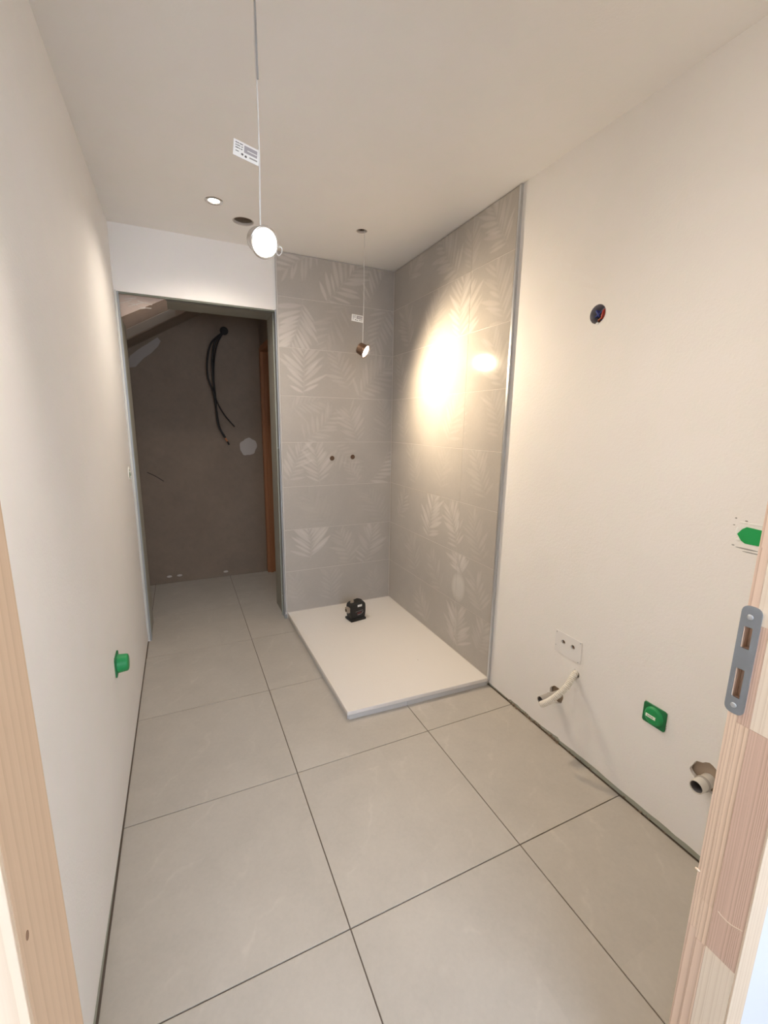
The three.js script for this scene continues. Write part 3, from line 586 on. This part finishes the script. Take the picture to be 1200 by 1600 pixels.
{
  const d = group('door_1'); tag(d, 'bare finger-jointed pine door frame the room is seen through', 'door frame', null, 'structure');
  const jr = group('jamb'); jr.removeFromParent(); jr.name = 'jamb'; d.add(jr); jr.userData.label = 'pine jamb of mixed blocks with a grey strike plate';
  const x0 = R2.r, x1 = R2.r + R2.jw, b = 0.0006;
  const blk = (z0, z1, y0, y1, m, dx = 0) => mesh('timber_block', box(x0 + dx, x1, y0, y1, z0, z1, b), m, jr);
  blk(zN, 0.592, 0, 0.537, PINE.pink); blk(zN, 0.592, 0.537, 0.964, PINE.coarse); blk(zN, 0.5805, 0.964, 1.017, PINE.coarse); blk(0.5805, 0.592, 0.964, 1.017, PINE.coarse, 0.016); blk(zN, 0.592, 1.017, 1.045, PINE.coarse); blk(zN, 0.5805, 1.045, 1.083, PINE.coarse); blk(0.5805, 0.592, 1.045, 1.083, PINE.coarse, 0.016); blk(zN, 0.592, 1.083, R2.top, PINE.pink);
  blk(0.592, 0.609, 0, 0.522, PINE.pink); blk(0.592, 0.609, 0.522, 0.930, PINE.coarse); blk(0.592, 0.609, 0.930, 1.088, PINE.red); blk(0.592, 0.609, 1.088, R2.top, PINE.pale);
  blk(0.609, 0.651, 0, 0.525, PINE.pale); blk(0.609, 0.651, 0.525, 0.930, PINE.red); blk(0.609, 0.651, 0.930, R2.top, PINE.pale); blk(0.651, zH, 0, R2.top, PINE.face);
  // strike plate, lip standing past the room edge
  const ps = new THREE.Shape(), za = 0.5738, zb = 0.5992, ya = 0.942, yb = 1.113, r = 0.0115;
  ps.moveTo(za, ya + r); ps.quadraticCurveTo(za, ya, za + r, ya); ps.lineTo(zb - r, ya); ps.quadraticCurveTo(zb, ya, zb, ya + r); ps.lineTo(zb, yb - r); ps.quadraticCurveTo(zb, yb, zb - r, yb); ps.lineTo(za + r, yb); ps.quadraticCurveTo(za, yb, za, yb - r); ps.closePath();
  for (const [y0, y1] of [[0.968, 1.0145], [1.0475, 1.081]]) { const h = new THREE.Path(); h.moveTo(0.5795, y0); h.lineTo(0.5910, y0); h.lineTo(0.5910, y1); h.lineTo(0.5795, y1); h.closePath(); ps.holes.push(h); }
  const plate = mesh('strike_plate', slab(ps, 0.0022, 'x+', x0 - 0.002), std(lin(0.30, 0.32, 0.34), 0.42, { metalness: 0.55 }), jr); plate.userData.label = 'grey steel strike plate with two slots';
  for (const y of [0.955, 1.0965]) { const g = new THREE.SphereGeometry(0.0042, 14, 8); g.scale(0.3, 1, 1); g.translate(x0 - 0.0022, y, 0.5855); mesh('screw', g, M.aluminium, plate); }
  // splinter across the reddish block
  { const p = [[1122, 1424], [1130, 1434], [1141, 1444], [1160, 1455]].map(([u, v]) => at(u, v, 0, x0 - 0.0004)); mesh('splinter', tube(p, 0.0007, 12, 5), PINE.pale, jr); }
  { const p = at(1086, 1355, 0, x0), g = new THREE.IcosahedronGeometry(0.0035, 1); g.scale(0.5, 0.7, 1.2); g.translate(x0, p.y, zN); mesh('chip', g, PINE.pale, jr); }

  const jl = new THREE.Group(); jl.name = 'jamb'; d.add(jl); jl.userData.label = 'tan pine hinge-side jamb with a small knot';
  mesh('timber_block', box(R2.l - R2.jw, R2.l, 0, R2.top, zN, 0.650, b), PINE.tan, jl);
  mesh('timber_block', box(R2.l - R2.jw, R2.l, 0, R2.top, 0.650, zH, b), PINE.face, jl);
  { const p = at(39, 1473, 0, R2.l), g = new THREE.CylinderGeometry(0.0028, 0.0028, 0.0006, 12); g.scale(1, 1, 0.7); g.rotateZ(Math.PI / 2); g.translate(R2.l, p.y, Math.min(0.64, p.z)); mesh('knot', g, std(lin(0.25, 0.14, 0.08), 0.7), jl); }
  mesh('head', box(R2.l - R2.jw, R2.r + R2.jw, R2.top, R2.top + R2.jw, zN, zH, b), PINE.pale, d);
}
// side door post in the storeroom
{
  const m = wood([0.38, 0.165, 0.075], [0.22, 0.08, 0.035], 5, 0.9, 7);
  const d = group('door_2'); tag(d, 'orange-brown wooden door post at the right of the dark storeroom', 'door frame', null, 'structure');
  mesh('post', box(XW - 0.004, XW + 0.080, 0, 1.985, zE, zE + 0.045, 0.002), m, d);
  mesh('stop_bead', box(XW + 0.022, XW + 0.046, 0, 1.985, zE + 0.045, zE + 0.057, 0.001), m, d);
  mesh('head', box(XW - 0.004, XW + 0.080, 1.955, 1.999, zE + 0.05, -2.46, 0.002), m, d);
}

// ================================================================ ON THE RIGHT WALL
// open round box with wires
{
  const h = HOLE.sw, g = group('open_wire_box', xR, h.y, h.z);
  tag(g, 'open round wall box with red and blue wires high on the white wall', 'wire box');
  const can = lathe([[0.0001, -0.044], [0.030, -0.044], [0.0315, -0.040], [0.0325, 0.0], [0.0335, 0.0006]], 32); can.rotateZ(Math.PI / 2);
  mesh('box_shell', can, std(lin(0.40, 0.40, 0.43), 0.5, { side: THREE.DoubleSide }), g);
  const wires = [[M.redWire, [0.030, 0.004, 0.018], [0.004, 0.010, 0.022], [0.006, -0.014, 0.014], [0.032, -0.010, -0.002]], [M.blueWire, [0.034, 0.012, -0.014], [0.006, 0.014, -0.012], [0.010, -0.002, -0.004], [0.034, -0.016, -0.010]], [M.redWire, [0.034, -0.016, 0.012], [0.010, -0.012, 0.022], [0.012, 0.014, 0.020], [0.034, 0.016, 0.010]], [M.copper, [0.036, -0.020, -0.008], [0.014, -0.020, -0.006], [0.016, -0.010, 0.010], [0.036, -0.004, 0.014]], [M.blackSoft, [0.036, 0.018, 0.002], [0.014, 0.006, 0.006], [0.018, -0.010, -0.012], [0.038, -0.002, -0.018]], [M.blueWire, [0.036, 0.002, -0.020], [0.012, -0.006, -0.018], [0.014, 0.008, 0.004], [0.036, 0.020, -0.006]]];
  for (const [m, ...p] of wires) mesh('wire', tube(p.map(a => V(...a)), 0.0030, 24, 7), m, g);
  const lug = new THREE.BoxGeometry(0.006, 0.008, 0.010); lug.translate(0.001, -0.0335, 0.003); mesh('screw_lug', lug, M.label, g);
}
function bits(parent, list, m) {                                // small plaster smears lying on the wall face
  for (const [a, b, w, h] of list) { const s = new THREE.SphereGeometry(1, 10, 6); s.scale(0.0012, h, w); s.translate(0, b, a); mesh('plaster_smear', s, m, parent); }
}
// green box covers
const roundRect = (w, h, r) => { const s = new THREE.Shape(); s.moveTo(-w, -h + r); s.quadraticCurveTo(-w, -h, -w + r, -h); s.lineTo(w - r, -h); s.quadraticCurveTo(w, -h, w, -h + r); s.lineTo(w, h - r); s.quadraticCurveTo(w, h, w - r, h); s.lineTo(-w + r, h); s.quadraticCurveTo(-w, h, -w, h - r); s.closePath(); return s; };
function greenCover(label, x, y, z, dir, out) {                 // dir: -1 looks to -x, +1 looks to +x
  const g = group('socket_box_cover', x, y, z);
  tag(g, label, 'socket cover', 'green plastic covers on the wiring boxes');
  const f = new THREE.ExtrudeGeometry(roundRect(0.039, 0.036, 0.008), { depth: 0.004, bevelEnabled: true, bevelSize: 0.001, bevelThickness: 0.001, bevelSegments: 1 }); f.rotateY(dir * Math.PI / 2); f.translate(0, 0, 0);
  mesh('flange', f, M.greenDeep, g);
  const cap = lathe([[0.0001, out], [0.024, out], [0.029, out - 0.002], [0.031, out - 0.006], [0.0335, 0.004]], 40); cap.rotateZ(-dir * Math.PI / 2);
  const cp = mesh('cap', cap, M.green, g);
  return [g, cp];
}
{
  const p = V(xR, 0.392, 0.082);
  const [g, cp] = greenCover('square green socket cover with round labelled cap beside the white drain pipe', p.x, p.y, p.z, -1, 0.014);
  const [c, k] = canvas(160, 48); k.fillStyle = '#e9f3e6'; k.fillRect(0, 0, 160, 48); k.fillStyle = '#7d8a80'; for (let i = 0; i < 7; i++) k.fillRect(26 + i * 15, 14 + (i % 3), 9, 20);
  const l = new THREE.BoxGeometry(0.001, 0.011, 0.034); mesh('label', l.translate(-0.0145, -0.002, -0.006), std(0xffffff, 0.6, { map: canvasTexture(c) }), cp);
  bits(g, [[0.040, -0.012, 0.003, 0.003], [0.041, -0.020, 0.002, 0.004], [0.036, 0.035, 0.006, 0.002], [-0.037, 0.036, 0.003, 0.003]], M.jointFiller);
}
{
  const g = group('socket_box_cover', xR, 1.073, 0.268);
  tag(g, 'bright green box cover showing through a ragged slot in the wall beside the pine jamb', 'socket cover', 'green plastic covers on the wiring boxes');
  const s = new THREE.Shape(); [[-0.040, 0.000], [-0.030, 0.016], [-0.020, 0.024], [0.045, 0.020], [0.045, -0.022], [-0.018, -0.023], [-0.028, -0.017]].forEach(([a, b], i) => i ? s.lineTo(a, b) : s.moveTo(a, b)); s.closePath();
  mesh('cap', slab(s, 0.002, 'x-', 0), std(lin(0.005, 0.36, 0.085), 0.45), g);
  bits(g, [[-0.042, 0.008, 0.004, 0.012], [-0.030, 0.034, 0.012, 0.003], [0.0, 0.034, 0.020, 0.003], [-0.036, -0.016, 0.006, 0.005]], std(lin(0.88, 0.87, 0.84), 0.8));
  bits(g, [[-0.012, -0.038, 0.030, 0.0022], [0.006, -0.046, 0.030, 0.0018], [-0.050, 0.044, 0.003, 0.002], [-0.024, 0.040, 0.004, 0.002], [-0.046, -0.034, 0.004, 0.002], [-0.052, 0.024, 0.003, 0.0015]], std(lin(0.35, 0.34, 0.32), 0.9));
}
{
  const [g] = greenCover('green plastic socket cover standing out from the left wall above the floor', xL, 0.488, -0.835, 1, 0.040);
  bits(g, [[0.038, 0.036, 0.003, 0.004], [-0.03, -0.037, 0.008, 0.002]], M.jointFiller);
}
{
  const g = group('switch_box_rim', xL, 1.075, -1.885);
  tag(g, 'ragged switch box hole with green rim next to the doorway edging', 'switch box');
  const ring = new THREE.TorusGeometry(0.034, 0.006, 8, 24); ring.rotateY(Math.PI / 2); ring.scale(0.8, 1, 1); mesh('plaster_rim', ring, std(lin(0.85, 0.84, 0.80), 0.8), g);
  const cap = new THREE.SphereGeometry(0.030, 18, 10); cap.scale(0.25, 1, 1); mesh('cap', cap, std(lin(0.16, 0.24, 0.18), 0.6), g);
  for (const [a, b] of [[0.01, 0.012], [-0.012, -0.004], [0.004, -0.016]]) { const k = new THREE.IcosahedronGeometry(0.008, 1); k.scale(0.7, 1, 1); k.translate(0.006, b, a); mesh('plaster_lump', k, std(lin(0.55, 0.58, 0.52), 0.9), g); }
}
// plate with two water stubs
{
  const g = group('inlet_plate', xR, 0.462, -0.302);
  tag(g, 'thin white cover plate with two round holes above the white conduit', 'cover plate');
  const s = rectShape(-0.068, 0.068, -0.048, 0.048);
  for (const a of [-0.024, 0.026]) s.holes.push(circlePath(a, 0.009, 0.0095));
  mesh('plate', slab(s, 0.0022, 'x-', 0), std(lin(0.82, 0.805, 0.79), 0.5), g);
  for (const a of [-0.024, 0.026]) { const plug = lathe([[0.0001, 0.004], [0.0030, 0.0035], [0.0062, -0.001], [0.0088, -0.002], [0.0092, -0.006]], 20); plug.rotateZ(Math.PI / 2); plug.translate(0.0035, 0.009, a); mesh('pipe_plug', plug, std(lin(0.20, 0.105, 0.065), 0.7), g); const r = new THREE.TorusGeometry(0.0098, 0.0011, 6, 20); r.rotateY(Math.PI / 2); r.translate(-0.0023, 0.009, a); mesh('hole_rim', r, M.label, g); }
  for (const [a, b] of [[-0.062, 0.04], [0.060, 0.042], [-0.062, -0.02], [0.058, -0.043]]) { const c = new THREE.SphereGeometry(0.0022, 8, 6); c.translate(-0.0022, b, a); mesh('screw', c, M.steel, g); }
}
// white corrugated conduit
{
  const h = HOLE.hose, a = V(xR + 0.03, h.y + 0.012, h.z + 0.003), pts = [a, V(xR - 0.004, h.y, h.z), at(886, 1072, 0, xR - 0.050), at(870, 1087, 0, xR - 0.085), at(857, 1096, 0, xR - 0.105), at(845, 1101, 0, xR - 0.120)];
  const o = pts[1].clone(), g = group('conduit_hose', o.x, o.y, o.z), q = pts.map(p => p.clone().sub(o));
  tag(g, 'white corrugated plastic conduit curving down out of the wall beside the drain stub', 'conduit');
  const cu = new THREE.CatmullRomCurve3(q), n = 220, geo = new THREE.TubeGeometry(cu, n, 0.0122, 14, false), P = geo.attributes.position, ctr = new THREE.Vector3();
  for (let i = 0; i <= n; i++) { cu.getPointAt(i / n, ctr); const k = 1 + 0.13 * Math.sin(i / n * Math.PI * 2 * 34); for (let j = 0; j <= 14; j++) { const x = i * 15 + j; P.setXYZ(x, ctr.x + (P.getX(x) - ctr.x) * k, ctr.y + (P.getY(x) - ctr.y) * k, ctr.z + (P.getZ(x) - ctr.z) * k); } }
  geo.computeVertexNormals(); mesh('hose', geo, M.conduit, g);
  const e = cu.getPointAt(1), t = cu.getTangentAt(1); const cap = along(lathe([[0.0001, 0.001], [0.0105, 0.001], [0.0122, -0.002]], 20), t); cap.translate(e.x, e.y, e.z); mesh('end_plug', cap, M.conduit, g);
}
// drain stubs
function drainStub(label, y, z, outer, len, tilt, mat, hole) {
  const g = group('drain_stub', xR, y, z); tag(g, label, 'drain pipe', 'drain stubs in the white wall');
  const pipe = lathe([[outer * 0.86, -0.085], [outer * 0.86, len - 0.002], [outer * 0.9, len], [outer * 0.98, len], [outer * 1.0, len - 0.003], [outer * 1.0, -0.085]], 36);
  along(pipe, V(-1, tilt, 0.0)); mesh('pipe', pipe, mat, g);
  const boreShade = lathe([[outer * 0.855, -0.085], [outer * 0.855, len - 0.004]], 32); along(boreShade, V(-1, tilt, 0)); mesh('bore_shade', boreShade, std(lin(0.19, 0.175, 0.175), 0.75, { side: THREE.DoubleSide }), g).userData.label = 'dark grey lining that paints the shade inside the pipe bore';  // added dark lining: shade of the deep bore painted as colour
  const collar = lathe([[outer * 1.0, len * 0.28], [outer * 1.12, len * 0.28], [outer * 1.12, len * 0.42], [outer * 1.0, len * 0.42]], 32); along(collar, V(-1, tilt, 0)); mesh('seal_collar', collar, M.pvcGrey, g);
  const back = new THREE.RingGeometry(outer * 1.0, hole.r * 1.35, 28, 1); back.rotateY(-Math.PI / 2); back.translate(0.018, 0, 0); mesh('hole_backing', back, M.rawHole, g);
  return g;
}
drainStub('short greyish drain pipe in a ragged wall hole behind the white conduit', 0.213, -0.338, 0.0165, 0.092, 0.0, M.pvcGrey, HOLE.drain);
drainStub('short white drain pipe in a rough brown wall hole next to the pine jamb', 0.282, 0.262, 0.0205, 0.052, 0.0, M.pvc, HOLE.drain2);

// ================================================================ CABLES IN THE STOREROOM
{
  const hub = at(350, 517, 2, zE), s = group('cable_grommet', hub.x, hub.y, zE);
  tag(s, 'black round grommet in the storeroom wall where thick cables come out', 'grommet');
  const t = lathe([[0.0001, 0.010], [0.024, 0.012], [0.030, 0.008], [0.033, 0.0]], 24); t.rotateX(Math.PI / 2); mesh('collar', t, M.blackSoft, s);
  const cables = [
    ['thick black cable with copper-coloured stripped end hanging down the storeroom wall', 0.0085, [[347, 520], [336, 535], [332, 560], [333, 590], [336, 618], [338, 640], [343, 668], [352, 684]], [0.02, 0.05, 0.07, 0.07, 0.06, 0.05, 0.05, 0.04], true],
    ['thick black cable bowed left beside the grommet on the storeroom wall', 0.0075, [[346, 521], [330, 536], [324, 562], [325, 590], [333, 612], [338, 640], [341, 664], [350, 682]], [0.02, 0.06, 0.09, 0.10, 0.09, 0.075, 0.07, 0.06], false],
    ['thin black cable with loose end bent aside on the storeroom wall', 0.0055, [[348, 521], [340, 536], [335, 560], [334, 592], [336, 618], [341, 632], [352, 650], [366, 666]], [0.02, 0.04, 0.05, 0.05, 0.08, 0.085, 0.08, 0.07], false],
  ];
  for (const [label, r, px, off, strip] of cables) {
    const pts = px.map(([u, v], i) => at(u, v, 2, zE + off[i])), o = pts[0].clone(), g = group('black_cable', o.x, o.y, o.z);
    tag(g, label, 'cable', 'cables from the storeroom wall');
    const q = pts.map(p => p.sub(o)), e = q[q.length - 1], d = e.clone().sub(q[q.length - 2]).normalize();
    mesh('sheath', tube(q, r, 60, 10), M.blackSoft, g);
    if (strip) { mesh('stripped_core', tube([e.clone(), e.clone().addScaledVector(d, 0.02), e.clone().addScaledVector(d, 0.035)], r * 0.75, 6, 8), M.copper, g); mesh('end_cap', tube([e.clone().addScaledVector(d, 0.034), e.clone().addScaledVector(d, 0.05), e.clone().addScaledVector(d, 0.066)], r * 0.8, 6, 8), M.black, g); }
    else { const c = new THREE.SphereGeometry(r, 10, 8); c.translate(e.x, e.y, e.z); mesh('end_cap', c, M.blackSoft, g); }
  }
}

renderer.render(scene, camera);
